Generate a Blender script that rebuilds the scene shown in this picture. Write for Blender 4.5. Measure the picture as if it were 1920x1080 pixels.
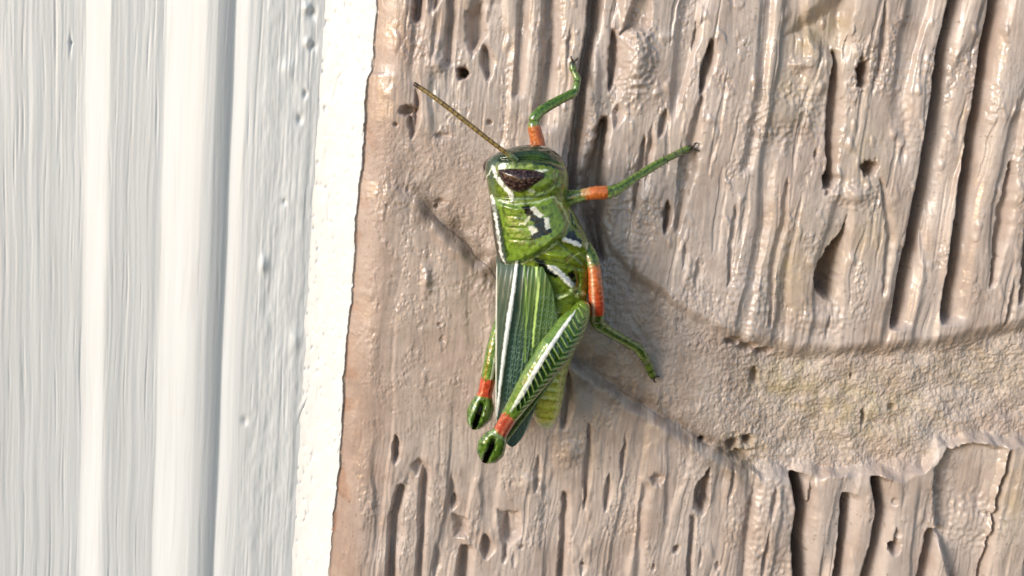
import bpy, math
import numpy as np
from mathutils import Vector, Matrix

for o in list(bpy.data.objects):
    bpy.data.objects.remove(o)
scene = bpy.context.scene
COL = scene.collection
R = math.radians

# ------------------------------------------------------------------ camera
F_PX, W_PX, H_PX = 2000.0, 1920.0, 1080.0      # focal length in photo pixels
DIST, PITCH, ROLL = 0.111, R(11.8), R(5.5)
fwd = np.array([0, math.cos(PITCH), -math.sin(PITCH)])
up0 = np.array([0, math.sin(PITCH), math.cos(PITCH)])
rt0 = np.array([1.0, 0, 0])
rt = rt0 * math.cos(ROLL) + up0 * math.sin(ROLL)
up = up0 * math.cos(ROLL) - rt0 * math.sin(ROLL)
CAM = -DIST * fwd
cd = bpy.data.cameras.new('camera')
cam = bpy.data.objects.new('camera', cd)
COL.objects.link(cam)
cd.sensor_width = 36.0
cd.lens = 36.0 * F_PX / W_PX
cd.clip_start, cd.clip_end = 0.002, 100.0
m = Matrix(((rt[0], up[0], -fwd[0], CAM[0]), (rt[1], up[1], -fwd[1], CAM[1]),
            (rt[2], up[2], -fwd[2], CAM[2]), (0, 0, 0, 1)))
cam.matrix_world = m
scene.camera = cam

# ------------------------------------------------------------------ sky, sun, exposure
SUN_DIR = Vector((-0.76, -0.57, 0.27)).normalized()     # towards the light: left, above
world = bpy.data.worlds.new('World')
scene.world = world
world.use_nodes = True
wn = world.node_tree
sky = wn.nodes.new('ShaderNodeTexSky')
sky.sky_type = 'NISHITA'
sky.sun_disc = False
sky.sun_elevation = math.asin(SUN_DIR.z)
sky.sun_rotation = math.atan2(SUN_DIR.x, SUN_DIR.y)
sky.air_density, sky.dust_density, sky.ozone_density = 1.0, 0.8, 1.2
wn.links.new(sky.outputs[0], wn.nodes['Background'].inputs[0])
wn.nodes['Background'].inputs[1].default_value = 0.15
sl = bpy.data.lights.new('sun', 'SUN')
sl.energy, sl.angle, sl.color = 2.0, R(25), (1.0, 0.99, 0.98)
so = bpy.data.objects.new('sun', sl)
COL.objects.link(so)
so.rotation_euler = (-SUN_DIR).to_track_quat('-Z', 'Y').to_euler()
so.location = SUN_DIR * 2
vs = scene.view_settings
vs.view_transform, vs.look, vs.exposure, vs.gamma = 'Standard', 'None', 0.17, 1.0
vs.use_curve_mapping = False

# ------------------------------------------------------------------ geometry of the view: a photo pixel and a height (mm) above the wall give a point
MM = 0.001
def P(u, v, h):
    u, v, h = np.broadcast_arrays(np.asarray(u, float), np.asarray(v, float), np.asarray(h, float))
    a, b = (u - W_PX / 2) / F_PX, -(v - H_PX / 2) / F_PX
    d = fwd + a[..., None] * rt + b[..., None] * up
    t = (-h * MM - CAM[1]) / d[..., 1]
    return CAM + d * t[..., None]
def to_px(x, z, y=0.0):
    dx, dy, dz = x - CAM[0], y - CAM[1], z - CAM[2]
    w = dx * fwd[0] + dy * fwd[1] + dz * fwd[2]
    return (W_PX / 2 + F_PX * (dx * rt[0] + dy * rt[1] + dz * rt[2]) / w,
            H_PX / 2 - F_PX * (dx * up[0] + dy * up[1] + dz * up[2]) / w)

# ------------------------------------------------------------------ noise
def gnoise(x, y, seed=0):
    rng = np.random.RandomState(1234 + seed)
    perm = rng.permutation(512)
    ang = rng.rand(512) * 2 * np.pi
    gx, gy = np.cos(ang), np.sin(ang)
    x, y = np.broadcast_arrays(np.asarray(x, float), np.asarray(y, float))
    xi, yi = np.floor(x).astype(int), np.floor(y).astype(int)
    fx, fy = x - xi, y - yi
    sx, sy = fx * fx * fx * (fx * (fx * 6 - 15) + 10), fy * fy * fy * (fy * (fy * 6 - 15) + 10)
    def g(ix, iy, dx, dy):
        k = perm[(perm[ix & 511] + iy) & 511]
        return gx[k] * dx + gy[k] * dy
    a = g(xi, yi, fx, fy); b = g(xi + 1, yi, fx - 1, fy)
    c = g(xi, yi + 1, fx, fy - 1); d = g(xi + 1, yi + 1, fx - 1, fy - 1)
    return 1.5 * ((a + (b - a) * sx) * (1 - sy) + (c + (d - c) * sx) * sy)
def fbm(x, y, seed=0, octv=3, gain=0.5):
    r, a = 0, 1.0
    for k in range(octv):
        r = r + a * gnoise(x * 2 ** k, y * 2 ** k, seed + 17 * k)
        a *= gain
    return r
def sstep(a, b, x):
    t = np.clip((x - a) / (b - a), 0, 1)
    return t * t * (3 - 2 * t)
def seg_dist(u, v, pts):
    """distance to a polyline, and the parameter along it 0..1"""
    best = np.full(np.shape(u), 1e9); par = np.zeros(np.shape(u))
    pts = np.asarray(pts, float)
    L = np.hypot(*np.diff(pts, axis=0).T); cum = np.concatenate([[0], np.cumsum(L)])
    for i in range(len(pts) - 1):
        a, b = pts[i], pts[i + 1]
        t = np.clip(((u - a[0]) * (b[0] - a[0]) + (v - a[1]) * (b[1] - a[1])) / max(L[i] ** 2, 1e-9), 0, 1)
        d = np.hypot(u - a[0] - t * (b[0] - a[0]), v - a[1] - t * (b[1] - a[1]))
        k = d < best
        best = np.where(k, d, best); par = np.where(k, (cum[i] + t * L[i]) / cum[-1], par)
    return best, par
def poly_sd(u, v, poly):
    """signed distance to a polygon, negative inside"""
    poly = [tuple(map(float, p)) for p in poly]
    d, _ = seg_dist(u, v, poly + [poly[0]])
    inside = np.zeros(np.shape(u), bool)
    for i in range(len(poly)):
        x1, y1 = poly[i]; x2, y2 = poly[(i + 1) % len(poly)]
        if y1 == y2: continue
        c = ((y1 > v) != (y2 > v)) & (u < (x2 - x1) * (v - y1) / (y2 - y1) + x1)
        inside ^= c
    return np.where(inside, -d, d)
def lin(c):
    c = np.asarray(c, float) / 255.0
    return np.where(c <= 0.04045, c / 12.92, ((c + 0.055) / 1.055) ** 2.4)

# ------------------------------------------------------------------ mesh helpers
def mesh_from(name, co, faces, mat, parent=None, col=None, smooth=True):
    me = bpy.data.meshes.new(name)
    co = np.asarray(co, np.float32).reshape(-1, 3); faces = np.asarray(faces, np.int32)
    n, k = faces.shape
    me.vertices.add(len(co)); me.vertices.foreach_set('co', co.ravel())
    me.loops.add(n * k); me.loops.foreach_set('vertex_index', faces.ravel())
    me.polygons.add(n)
    me.polygons.foreach_set('loop_start', np.arange(0, n * k, k, dtype=np.int32))
    me.polygons.foreach_set('use_smooth', np.full(n, smooth))
    me.update(calc_edges=True); me.validate()
    if col is not None:
        at = me.color_attributes.new('paint', 'FLOAT_COLOR', 'POINT')
        c4 = np.ones((len(co), 4), np.float32); c4[:, :3] = np.asarray(col).reshape(-1, 3)
        at.data.foreach_set('color', c4.ravel())
    me.materials.append(mat)
    o = bpy.data.objects.new(name, me)
    COL.objects.link(o)
    if parent is not None:
        o.parent = parent
        o.matrix_parent_inverse = world_of(parent).inverted()
    return o
def world_of(o):
    return (world_of(o.parent) @ o.matrix_parent_inverse @ o.matrix_basis) if o.parent else o.matrix_basis.copy()
def grid_faces(nr, nc, wrap=False):
    i = np.arange(nr - 1)[:, None]; j = np.arange(nc if wrap else nc - 1)[None, :]
    j2 = (j + 1) % nc
    a = i * nc + j; b = i * nc + j2; c = (i + 1) * nc + j2; d = (i + 1) * nc + j
    return np.stack(np.broadcast_arrays(a, b, c, d), -1).reshape(-1, 4)
def empty(name, loc, label, cat):
    o = bpy.data.objects.new(name, None)
    COL.objects.link(o)
    o.location = loc; o.empty_display_size = 0.005
    o['label'] = label; o['category'] = cat
    return o

# ------------------------------------------------------------------ materials
def principled(name):
    mt = bpy.data.materials.new(name); mt.use_nodes = True
    nt = mt.node_tree
    return mt, nt, nt.nodes['Principled BSDF']
def add_noise(nt, scale, detail=4, rough=0.55, stretch=None):
    tc = nt.nodes.new('ShaderNodeTexCoord'); n = nt.nodes.new('ShaderNodeTexNoise')
    n.inputs['Scale'].default_value = scale; n.inputs['Detail'].default_value = detail
    n.inputs['Roughness'].default_value = rough
    if stretch:
        mp = nt.nodes.new('ShaderNodeMapping'); mp.inputs['Scale'].default_value = stretch
        nt.links.new(tc.outputs['Object'], mp.inputs[0]); nt.links.new(mp.outputs[0], n.inputs['Vector'])
    else:
        nt.links.new(tc.outputs['Object'], n.inputs['Vector'])
    return n
def ramp(nt, src, a, b, lo, hi):
    r = nt.nodes.new('ShaderNodeMapRange')
    r.inputs[1].default_value, r.inputs[2].default_value = a, b
    r.inputs[3].default_value, r.inputs[4].default_value = lo, hi
    nt.links.new(src, r.inputs[0])
    return r.outputs[0]
def painted(name, rough=(0.3, 0.5), bump=0.3, bump_scale=4000, bump_dist=0.00006, var=0.12, var_scale=900,
            coat=0.0, spec=0.5, sss=0.0, stretch=None, rough_scale=None):
    mt, nt, bs = principled(name)
    at = nt.nodes.new('ShaderNodeAttribute'); at.attribute_name = 'paint'
    n1 = add_noise(nt, var_scale, 5, stretch=stretch)
    f = ramp(nt, n1.outputs[0], 0.3, 0.7, 1 - var, 1 + var)
    mul = nt.nodes.new('ShaderNodeVectorMath'); mul.operation = 'SCALE'
    nt.links.new(at.outputs['Color'], mul.inputs[0]); nt.links.new(f, mul.inputs['Scale'])
    nt.links.new(mul.outputs[0], bs.inputs['Base Color'])
    n2 = add_noise(nt, bump_scale, 4, 0.6, stretch=stretch)
    n3 = add_noise(nt, rough_scale, 5, 0.65) if rough_scale else n1
    nt.links.new(ramp(nt, n3.outputs[0], 0.36, 0.62, rough[0], rough[1]), bs.inputs['Roughness'])
    bp = nt.nodes.new('ShaderNodeBump')
    bp.inputs['Strength'].default_value = bump; bp.inputs['Distance'].default_value = bump_dist
    nt.links.new(n2.outputs[0], bp.inputs['Height']); nt.links.new(bp.outputs[0], bs.inputs['Normal'])
    bs.inputs['Specular IOR Level'].default_value = spec
    bs.inputs['Coat Weight'].default_value = coat
    bs.inputs['Coat Roughness'].default_value = 0.10
    if sss:
        bs.inputs['Subsurface Weight'].default_value = sss
        bs.inputs['Subsurface Radius'].default_value = (0.6, 1.0, 0.2)
        bs.inputs['Subsurface Scale'].default_value = 0.0006
    return mt
M_WALL = painted('tan_wall_paint', (0.10, 0.55), 0.45, 1700, 0.00012, 0.09, 700, spec=0.8, rough_scale=170)
M_MORTAR = painted('tan_painted_mortar', (0.2, 0.6), 0.7, 2200, 0.00016, 0.10, 900, spec=0.5, rough_scale=200)
M_TRIM = painted('white_trim_paint', (0.35, 0.5), 0.35, 1500, 0.00008, 0.04, 500, stretch=(1, 1, 0.06))
M_CAULK = painted('white_caulk_paint', (0.3, 0.5), 0.3, 1200, 0.00008, 0.03, 600)
M_CUT = painted('grasshopper_cuticle', (0.22, 0.36), 0.40, 3600, 0.00005, 0.32, 2200, coat=1.0, spec=0.45)
M_WING = painted('grasshopper_wing', (0.28, 0.42), 0.35, 4500, 0.00004, 0.15, 2600, coat=0.15, stretch=(1, 1, 0.25))
M_EYE = painted('grasshopper_eye', (0.18, 0.3), 0.2, 6000, 0.00003, 0.45, 3500, coat=0.4)

# ================================================================== the painted brick wall
EDGE = [(-400, 728), (0, 708), (120, 700), (134, 697), (142, 690), (230, 684), (300, 680), (400, 668), (470, 668), (560, 659),
        (640, 650), (800, 641), (880, 637), (960, 628), (1080, 618), (1400, 588)]
def edge_u(v, torn=1.0):
    e = np.array(EDGE, float)
    if not torn: return np.interp(v, e[:, 0], e[:, 1])
    return np.interp(v, e[:, 0], e[:, 1]) + 2.5 * fbm(v / 22.0, 0.5, 5, 4, 0.6) + 2.0 * gnoise(v / 70.0, 3.3, 6)

# joint: upper edge and lower edge in photo pixels
J_UP = [(560, 200), (690, 225), (760, 235), (940, 290), (1080, 400), (1128, 430), (1145, 475), (1185, 525), (1240, 562), (1300, 602), (1350, 628),
        (1400, 646), (1500, 658), (1650, 648), (1760, 640), (1920, 606), (2300, 575)]
J_LO = [(560, 330), (740, 345), (770, 372), (830, 420), (920, 510), (1000, 600), (1090, 685), (1160, 732), (1250, 788), (1330, 838), (1400, 884),
        (1490, 900), (1600, 890), (1735, 884), (1762, 842), (1830, 826), (1900, 836), (1960, 850), (2300, 830)]
ju = np.array(J_UP, float); jl = np.array(J_LO, float)

def axis(lo, f0, f1, hi, fine, coarse):
    a = np.arange(lo, f0, coarse); b = np.arange(f0, f1, fine); c = np.arange(f1, hi + coarse, coarse)
    return np.concatenate([a, b, c])
PXM = DIST / F_PX
x_ax = axis((560 - 960) * PXM, (610 - 960) * PXM, (2010 - 960) * PXM, (3700 - 960) * PXM, 1.35 * PXM, 9 * PXM)
z_ax = axis(-(2300 - 540) * PXM, -(1130 - 540) * PXM, (560) * PXM, (1800) * PXM, 1.75 * PXM, 12 * PXM)
WX, WZ = np.meshgrid(x_ax, z_ax)
WU, WV = to_px(WX, WZ)
S = WX / PXM + 960.0                    # across-groove coordinate (runs with the raked grooves)
Tz = -WZ / PXM + 540.0                  # along the grooves
rng = np.random.RandomState(7)

up_v = np.interp(WU, ju[:, 0], ju[:, 1]) + 5 * fbm(WU / 30, WV / 200, 11, 3)
lo_v = np.interp(WU, jl[:, 0], jl[:, 1]) + 9 * fbm(WU / 45, WV / 80, 12, 2, 0.45)
lw = 0.5 + 1.6 * sstep(-0.4, 0.5, fbm(WU / 55, WV / 90, 13, 2))
in_joint = sstep(-12, 26, WV - up_v) * sstep(-12 * lw, 16 * lw, lo_v - WV)
rightness = sstep(1340, 1480, WU)
leftness = 1 - sstep(1150, 1330, WU)
raked = 1 - in_joint * (0.75 + 0.25 * rightness)
# calmer patch of flush mortar at the lower left of the joint
calm = sstep(640, 700, WU) * (1 - sstep(1000, 1080, WU)) * sstep(230, 330, WV) * (1 - sstep(760, 860, WV))
raked *= 1 - 0.55 * calm

H = 0.35 * fbm(WU / 260, WV / 260, 21, 2)
# raked face: flat-topped ridges with torn edges
sw = S + 8 * fbm(S / 120, Tz / 200, 30, 2) + 1.6 * fbm(S / 24, Tz / 34, 31, 2)
r1 = fbm(sw / 66, Tz / 520, 22, 2, 0.35)
r2 = fbm(sw / 17, Tz / 240, 23, 2, 0.4)
zone = np.clip(0.40 + 0.6 * sstep(700, 560, WV) * sstep(1000, 1150, WU) + 0.35 * sstep(330, 150, WV) + 0.3 * sstep(850, 960, WV), 0, 1.25)
ridge = -0.42 * sstep(0.10, 0.40, -r1) - 0.12 * sstep(0.34, 0.66, -r2) + 0.14 * np.tanh(2 * r1)
H += raked * zone * ridge
patch = sstep(0.18, 0.5, fbm(sw / 60, Tz / 150, 32, 2))
patch = np.maximum(patch, in_joint * sstep(1060, 1130, WU) * (1 - sstep(1400, 1460, WU)) * (0.7 + 1.3 * sstep(-0.1, 0.4, fbm(WU / 50, WV / 60, 35, 2))))
patch = np.maximum(patch, 1.1 * calm * sstep(0.15, 0.4, fbm(WU / 34, WV / 46, 36, 2)))
H += patch * (0.4 + 0.6 * zone) * (0.10 * fbm(WU / 10, WV / 15, 33, 2) + 0.05 * fbm(WU / 4.5, WV / 6, 34, 2))
H += raked * 0.035 * fbm(sw / 7, Tz / 70, 25, 2)
H += 0.035 * fbm(WU / 30, WV / 60, 26, 2, 0.4) + 0.018 * sstep(0, 0.5, fbm(WU / 60, WV / 60, 29, 2)) * fbm(WU / 5, WV / 7, 27, 2)
# paint blobs / drips
blob = np.maximum(fbm(WU / 26, WV / 48, 28, 2) - 0.42, 0)
H += 0.35 * blob * zone

# --- the joint: recessed mortar at the right, flush smear at the left
H -= in_joint * (1.5 * rightness + 0.35 * (1 - rightness) * (1 - leftness * 0.6))
sand = fbm(WU / 9, WV / 8, 41, 3, 0.6)
H += in_joint * (0.3 + 0.7 * sstep(1250, 1450, WU)) * (0.10 * sand + 0.05 * fbm(WU / 3.6, WV / 3.6, 42, 2))
H += in_joint * rightness * 0.35 * fbm(WU / 60, WV / 45, 43, 2)
# crease along the smear's lower edge
dl, tl = seg_dist(WU, WV, J_LO[1:11])
side = lo_v - WV                                  # >0 : above the crease
pr = np.where(side > 0, np.exp(-(dl / 46.0) ** 1.5), np.exp(-(dl / 26.0) ** 2))
H -= 0.85 * pr * (0.7 + 0.5 * fbm(WU / 50, WV / 50, 14, 2)) * (1 - rightness) * sstep(735, 790, WU)
H += 0.35 * np.exp(-((dl - 16) / 14.0) ** 2) * (side < 0) * (1 - rightness) * sstep(760, 840, WU)
# upper brick stands proud above the smear
du, _ = seg_dist(WU, WV, J_UP[4:12])
H += 0.8 * sstep(0, 26, up_v - WV) * np.exp(-np.maximum(up_v - WV, 0) / 220.0) * sstep(1085, 1140, WU) * (1 - sstep(1400, 1500, WU))

# --- grooves:  points, width left, width right, depth mm
def groove(pts, wl, wr, depth, taper=18, jit=2.0, seed=0):
    pts = np.asarray(pts, float); pts = pts[np.argsort(pts[:, 1])]
    v0, v1 = pts[0, 1], pts[-1, 1]
    m_ = (WV > v0 - 5) & (WV < v1 + 5) & (WU > pts[:, 0].min() - 4 * (wl + 5)) & (WU < pts[:, 0].max() + 4 * (wr + 5))
    if not m_.any(): return
    u, v = WU[m_], WV[m_]
    uc = np.interp(v, pts[:, 1], pts[:, 0]) + 1.5 * gnoise(v / 90.0, seed * 1.7, 49)
    d = u - uc
    d = d - jit * fbm(v / 28.0, seed * 1.7, 50 + seed % 40, 3, 0.6) * np.exp(-((d + 4) / 10.0) ** 2)
    wv = 1 + 0.22 * gnoise(v / 110.0, seed * 2.3 + 9, 51)
    end = np.ones_like(v)
    if v0 > -60 and v1 < 1140:
        wv = wv * (0.4 + 0.6 * sstep(v0, v0 + 0.5 * (v1 - v0), v) * sstep(v1, v1 - 0.6 * (v1 - v0), v) + 0.12 * gnoise(v / 16.0, seed * 3.1, 52))
    if v0 > -60: end = end * sstep(v0, v0 + taper, v)
    if v1 < 1140: end = end * sstep(v1, v1 - taper, v)
    pf = np.where(d < 0, np.exp(-np.abs(d / (wl * wv)) ** 3.0), np.exp(-np.abs(d / (wr * wv)) ** 2.0) if depth < 3.9 else
                  0.74 * np.exp(-np.abs(d / (0.45 * wr * wv)) ** 2.6) + 0.26 * np.exp(-np.abs(d / (1.1 * wr * wv)) ** 2.0))
    H[m_] -= depth * end * pf
def pit(u0, v0, ru, rv, depth, seed=0, power=3.5):
    m_ = (np.abs(WU - u0) < 3 * ru) & (np.abs(WV - v0) < 3 * rv)
    if not m_.any(): return
    u, v = WU[m_], WV[m_]
    q = np.hypot((u - u0 + 0.06 * (v - v0)) / ru, (v - v0) / rv) * (1 + 0.3 * gnoise(u / 9, v / 9, 61 + seed % 30))
    H[m_] -= depth * np.exp(-q ** power)
def hollow(poly, depth, soft=8, tilt=0.0, seed=0):
    xs = [p[0] for p in poly]; ys = [p[1] for p in poly]
    m_ = (WU > min(xs) - 3 * soft) & (WU < max(xs) + 3 * soft) & (WV > min(ys) - 3 * soft) & (WV < max(ys) + 3 * soft)
    u, v = WU[m_], WV[m_]
    sd = poly_sd(u, v, poly) + 2.0 * fbm(u / 14, v / 14, 70 + seed, 2)
    k = 1 - sstep(-soft, 2, sd)
    g = 1 + tilt * (0.5 - (u - min(xs)) / (max(xs) - min(xs)))
    H[m_] -= depth * k * g

GR = [
 # right end of the upper brick: half-round rods between black slots
 ([(1797, -60), (1790, 0), (1770, 80), (1750, 230), (1725, 380), (1705, 480), (1690, 560), (1680, 622)], 8, 22, 7.5),
 ([(1880, -60), (1870, 0), (1845, 150), (1815, 330), (1800, 420), (1782, 560), (1776, 612)], 8, 22, 7.0),
 ([(1900, 300), (1885, 380), (1872, 450), (1858, 545)], 7, 14, 1.6),
 ([(1955, 300), (1935, 420), (1915, 575)], 9, 30, 4.0),
 ([(1568, 90), (1562, 200), (1556, 260), (1555, 352)], 7, 15, 2.6),
 ([(1555, 318), (1553, 356)], 8, 10, 3.0),
 ([(1335, 70), (1322, 120), (1312, 180)], 6, 12, 2.6), ([(1318, 170), (1303, 230), (1290, 330), (1265, 440)], 10, 12, 0.8),
 ([(1252, 372), (1246, 442)], 5, 7, 2.0), ([(1248, 200), (1236, 262)], 6, 8, 1.1),
 ([(1152, 50), (1142, 175)], 6, 12, 2.0), ([(1162, 190), (1153, 245)], 8, 9, 1.0),
 ([(1118, -60), (1110, 0), (1105, 60), (1090, 140), (1085, 200), (1075, 280), (1066, 340), (1066, 400)], 6, 14, 3.0),
 ([(1138, 215), (1118, 330), (1116, 420), (1130, 495)], 26, 11, 3.8),
 ([(1040, -60), (1030, 0), (1022, 150), (1008, 250)], 10, 20, 1.3), ([(908, 80), (914, 155)], 7, 11, 1.3),
 ([(905, -40), (892, 60), (886, 96)], 14, 24, 0.8), ([(783, -60), (780, 0), (777, 46)], 6, 9, 2.0), ([(822, -40), (814, 24)], 5, 7, 1.0),
 ([(768, 206), (772, 265)], 5, 9, 0.9), ([(985, -60), (978, 60), (968, 190)], 7, 10, 0.7), ([(850, -60), (842, 60), (838, 130)], 6, 8, 0.8),
 ([(1208, 250), (1196, 330), (1188, 400)], 6, 10, 0.9), ([(1380, 380), (1368, 470), (1362, 540)], 5, 9, 0.5),
 ([(1452, -60), (1440, 60), (1424, 200), (1398, 330)], 12, 8, 0.55), ([(1660, 0), (1655, 80), (1645, 150)], 5, 8, 0.6),
 ([(1478, 330), (1470, 420), (1450, 500), (1445, 620)], 10, 5, 0.5), ([(1650, 330), (1668, 440), (1655, 560)], 6, 10, 0.5),
 # lower left
 ([(742, 812), (738, 872)], 6, 9, 1.4), ([(787, 856), (780, 896)], 9, 12, 0.9), ([(752, 905), (736, 970), (728, 1140)], 6, 11, 1.7),
 ([(797, 870), (790, 980), (783, 1140)], 5, 7, 1.1), ([(851, 925), (848, 964)], 4, 7, 1.0), ([(872, 1020), (866, 1050), (860, 1140)], 7, 13, 1.9),
 ([(1060, 920), (1054, 1000), (1046, 1140)], 4, 8, 1.2), ([(1104, 790), (1096, 960)], 5, 7, 0.9), ([(1142, 885), (1134, 965)], 4, 7, 0.9),
 ([(1300, 962), (1285, 1140)], 4, 6, 1.0), ([(1210, 900), (1200, 1000), (1195, 1140)], 7, 9, 0.5), ([(1062, 690), (1056, 810)], 9, 12, 1.6),
 ([(950, 960), (945, 1060)], 6, 9, 0.7), ([(1010, 850), (1002, 930)], 5, 8, 0.5), ([(908, 1000), (910, 1052)], 6, 11, 1.6),
 # lower right brick
 ([(1494, 890), (1504, 960), (1497, 1010), (1502, 1140)], 8, 20, 7.5), ([(1588, 925), (1583, 1000), (1560, 1140)], 6, 18, 6.5),
 ([(1643, 892), (1652, 960), (1641, 1020), (1612, 1140)], 8, 18, 7.5), ([(1748, 990), (1736, 1040), (1718, 1140)], 6, 16, 3.0),
 ([(1897, 842), (1872, 960), (1834, 1140)], 3, 5, 1.9), ([(1418, 905), (1400, 1000), (1390, 1140)], 5, 9, 0.5),
 ([(1960, 850), (1945, 960), (1925, 1140)], 7, 22, 3.0),
]
for i, g in enumerate(GR):
    groove(*g, seed=i)
HO = [
 ([(1590, 405), (1588, 440), (1580, 480), (1572, 540), (1564, 568), (1545, 560), (1528, 542), (1528, 510), (1550, 470), (1576, 438)], 5.0, 12, 1.3),
 ([(1162, 66), (1178, 22), (1196, -30), (1222, -30), (1222, 50), (1206, 60), (1186, 56)], 1.5, 9, 0.3),
 ([(1470, 70), (1500, 30), (1560, -20), (1610, -40), (1600, 60), (1570, 130), (1545, 110), (1510, 75)], 1.3, 34, 0.2),
 ([(1302, 915), (1332, 876), (1330, 940), (1320, 968), (1300, 952)], 3.0, 10, -0.3),
 ([(1752, 880), (1780, 842), (1830, 828), (1893, 842), (1872, 950), (1845, 1140), (1790, 1140), (1765, 1030), (1752, 980)], 1.4, 12, 0.8),
 ([(930, 955), (975, 960), (980, 1005), (955, 1025), (938, 1015)], 0.9, 12, -0.4), ([(845, 965), (880, 975), (878, 1010), (850, 1012)], 0.9, 14, 0.2),
 ([(870, 20), (905, 0), (915, 60), (885, 110), (872, 80)], 0.8, 14, 0.2),
]
for i, (p, d, s_, t) in enumerate(HO):
    hollow(p, d, s_, t, i)
for i, p in enumerate([(1617, 138, 8, 22, 4.5), (1630, 316, 12, 12, 3.5), (868, 137, 8, 9, 4.5), (766, 207, 13, 8, 1.6), (1678, 1028, 8, 10, 5.0),
        (1376, 640, 14, 7, 1.6), (1405, 652, 16, 8, 2.2), (1435, 662, 14, 6, 1.8), (1375, 838, 10, 9, 2.0), (1404, 832, 9, 8, 2.4), (1392, 858, 18, 8, 1.2),
        (1317, 828, 5, 5, 1.6), (1418, 712, 7, 14, 1.3), (825, 380, 9, 6, 0.5), (1232, 898, 10, 10, 0.8), (1268, 1030, 5, 6, 1.2),
        (1553, 338, 7, 17, 4.0), (1680, 770, 8, 5, 0.8), (1625, 790, 4, 16, 1.0), (1490, 898, 7, 6, 1.0), (830, 255, 14, 5, 0.5)]):
    pit(*p, seed=i)
# bumps (proud lumps of paint and clay)
for i, p in enumerate([(1195, 110, 22, 50, -1.0), (1470, 215, 48, 34, -0.7), (1600, 365, 30, 16, -0.7), (1830, 985, 34, 34, -0.6), (1160, 440, 26, 60, -0.6),
        (1090, 300, 9, 60, -0.8), (1540, 600, 40, 18, -0.5), (1395, 560, 26, 50, -0.5), (1455, 1000, 40, 70, -0.5), (820, 120, 12, 16, -0.7), (800, 525, 8, 22, -0.5),
        (1070, 850, 16, 20, -0.5), (990, 905, 14, 16, -0.4), (1505, 120, 16, 9, -0.6), (1720, 200, 24, 60, -0.3)]):
    pit(*p, seed=30 + i, power=2.0)
# scatter of small torn grooves and voids over the raked faces (continues past the frame)
for i in range(105):
    u0, v0 = rng.uniform(690, 2350), rng.uniform(-350, 1450)
    if u0 > 2350: break
    k = (np.interp(u0, ju[:, 0], ju[:, 1]) < v0 < np.interp(u0, jl[:, 0], jl[:, 1]))
    if k or (640 < u0 < 1060 and 260 < v0 < 820 and rng.rand() < 0.75): continue
    ln = rng.uniform(25, 150); tilt = 0.0105 * (u0 - 50) / 100.0
    groove([(u0 + tilt * ln / 2, v0 - ln / 2), (u0 - tilt * ln / 2, v0 + ln / 2)], rng.uniform(2.5, 5), rng.uniform(4, 10), rng.uniform(0.2, 0.9), ln * 0.45, 2.5, 100 + i)
for i in range(38):
    u0, v0 = rng.uniform(690, 2350), rng.uniform(-350, 1450)
    pit(u0, v0, rng.uniform(2, 5), rng.uniform(3, 8), rng.uniform(0.15, 0.7), 200 + i)
for (u_, n_) in [(2060 + 96 * q_ + 14 * math.sin(q_ * 2.3), q_ + 1) for q_ in range(17)]:          # rods beyond the frame
    for a, b in ((-1400, 540), (880, 2400)):
        groove([(u_ + 0.09 * (500 - a), a), (u_ + 0.09 * (500 - b), b)], 9, 32, 4.0, seed=n_ + 300)
# brick's rounded left arris, running down behind the caulk
eu = edge_u(WV)
es = edge_u(WV, 0)
q = np.clip((WU - es) / 60.0, 0, 1)
H = H * (0.35 + 0.65 * sstep(-5, 70, WU - es)) - 1.2 * (1 - q) ** 2
H -= np.clip((eu - 6 - WU) / 6.0, 0, 1.0) * 6.0
H = np.clip(H, -12, 3)
Hs = H.copy()
# outer rim turned back so that the slab has thickness
H[0, :] = H[-1, :] = -30; H[:, 0] = H[:, -1] = -30

# colours of the paint
nl = fbm(WU / 90, WV / 120, 81, 3)
nf = fbm(WU / 22, WV / 30, 82, 3)
col = np.empty(WU.shape + (3,)); col[:] = lin((197, 182, 173))
def mixc(c, k):
    col[:] = col * (1 - k[..., None]) + lin(c) * k[..., None]
mixc((206, 193, 185), 0.6 * sstep(0.0, 0.6, nl))
mixc((182, 163, 151), 0.6 * sstep(0.0, 0.6, -nl + 0.3 * nf))
mixc((180, 154, 139), 0.8 * (1 - sstep(20, 130, WU - eu + 25 * nl)))              # thin reddish coat beside the trim
mixc((165, 122, 98), 0.55 * (1 - sstep(0, 40, WU - eu + 18 * nf)) * sstep(0.0, 0.4, fbm(WU / 60, WV / 60, 83, 3)))
mixc((187, 167, 155), 0.5 * calm)
olive = np.zeros_like(WU)
for (a, b, ra, rb, s_) in ((1480, 720, 70, 50, .75), (1600, 770, 150, 70, .6), (1480, 180, 60, 50, .4), (1540, 60, 60, 60, .6), (1480, 500, 40, 80, .45), (1640, 440, 45, 60, .35),
                           (1620, 290, 40, 90, .3), (1860, 700, 160, 50, .35), (1900, 950, 30, 90, .35), (1390, 850, 50, 40, .5), (1560, 480, 22, 70, .4)):
    olive = np.maximum(olive, s_ * np.exp(-(((WU - a) / ra) ** 2 + ((WV - b) / rb) ** 2)))
mixc((186, 170, 124), np.clip(0.62 * olive * (1 + 0.8 * nf), 0, 0.6))
crease_tint = np.exp(-(dl / (30.0 + 12 * nl)) ** 2) * (1 - sstep(1380, 1460, WU)) * sstep(735, 790, WU) * (0.75 + 0.5 * nf)
mixc((126, 108, 94), np.clip(0.8 * crease_tint, 0, 0.85))  # darker brown tint following the crease
speck = sstep(0.62, 0.8, fbm(WU / 7, WV / 9, 84, 2)) * sstep(-0.1, 0.3, nl)
mixc((120, 100, 84), 0.55 * speck)

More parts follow.
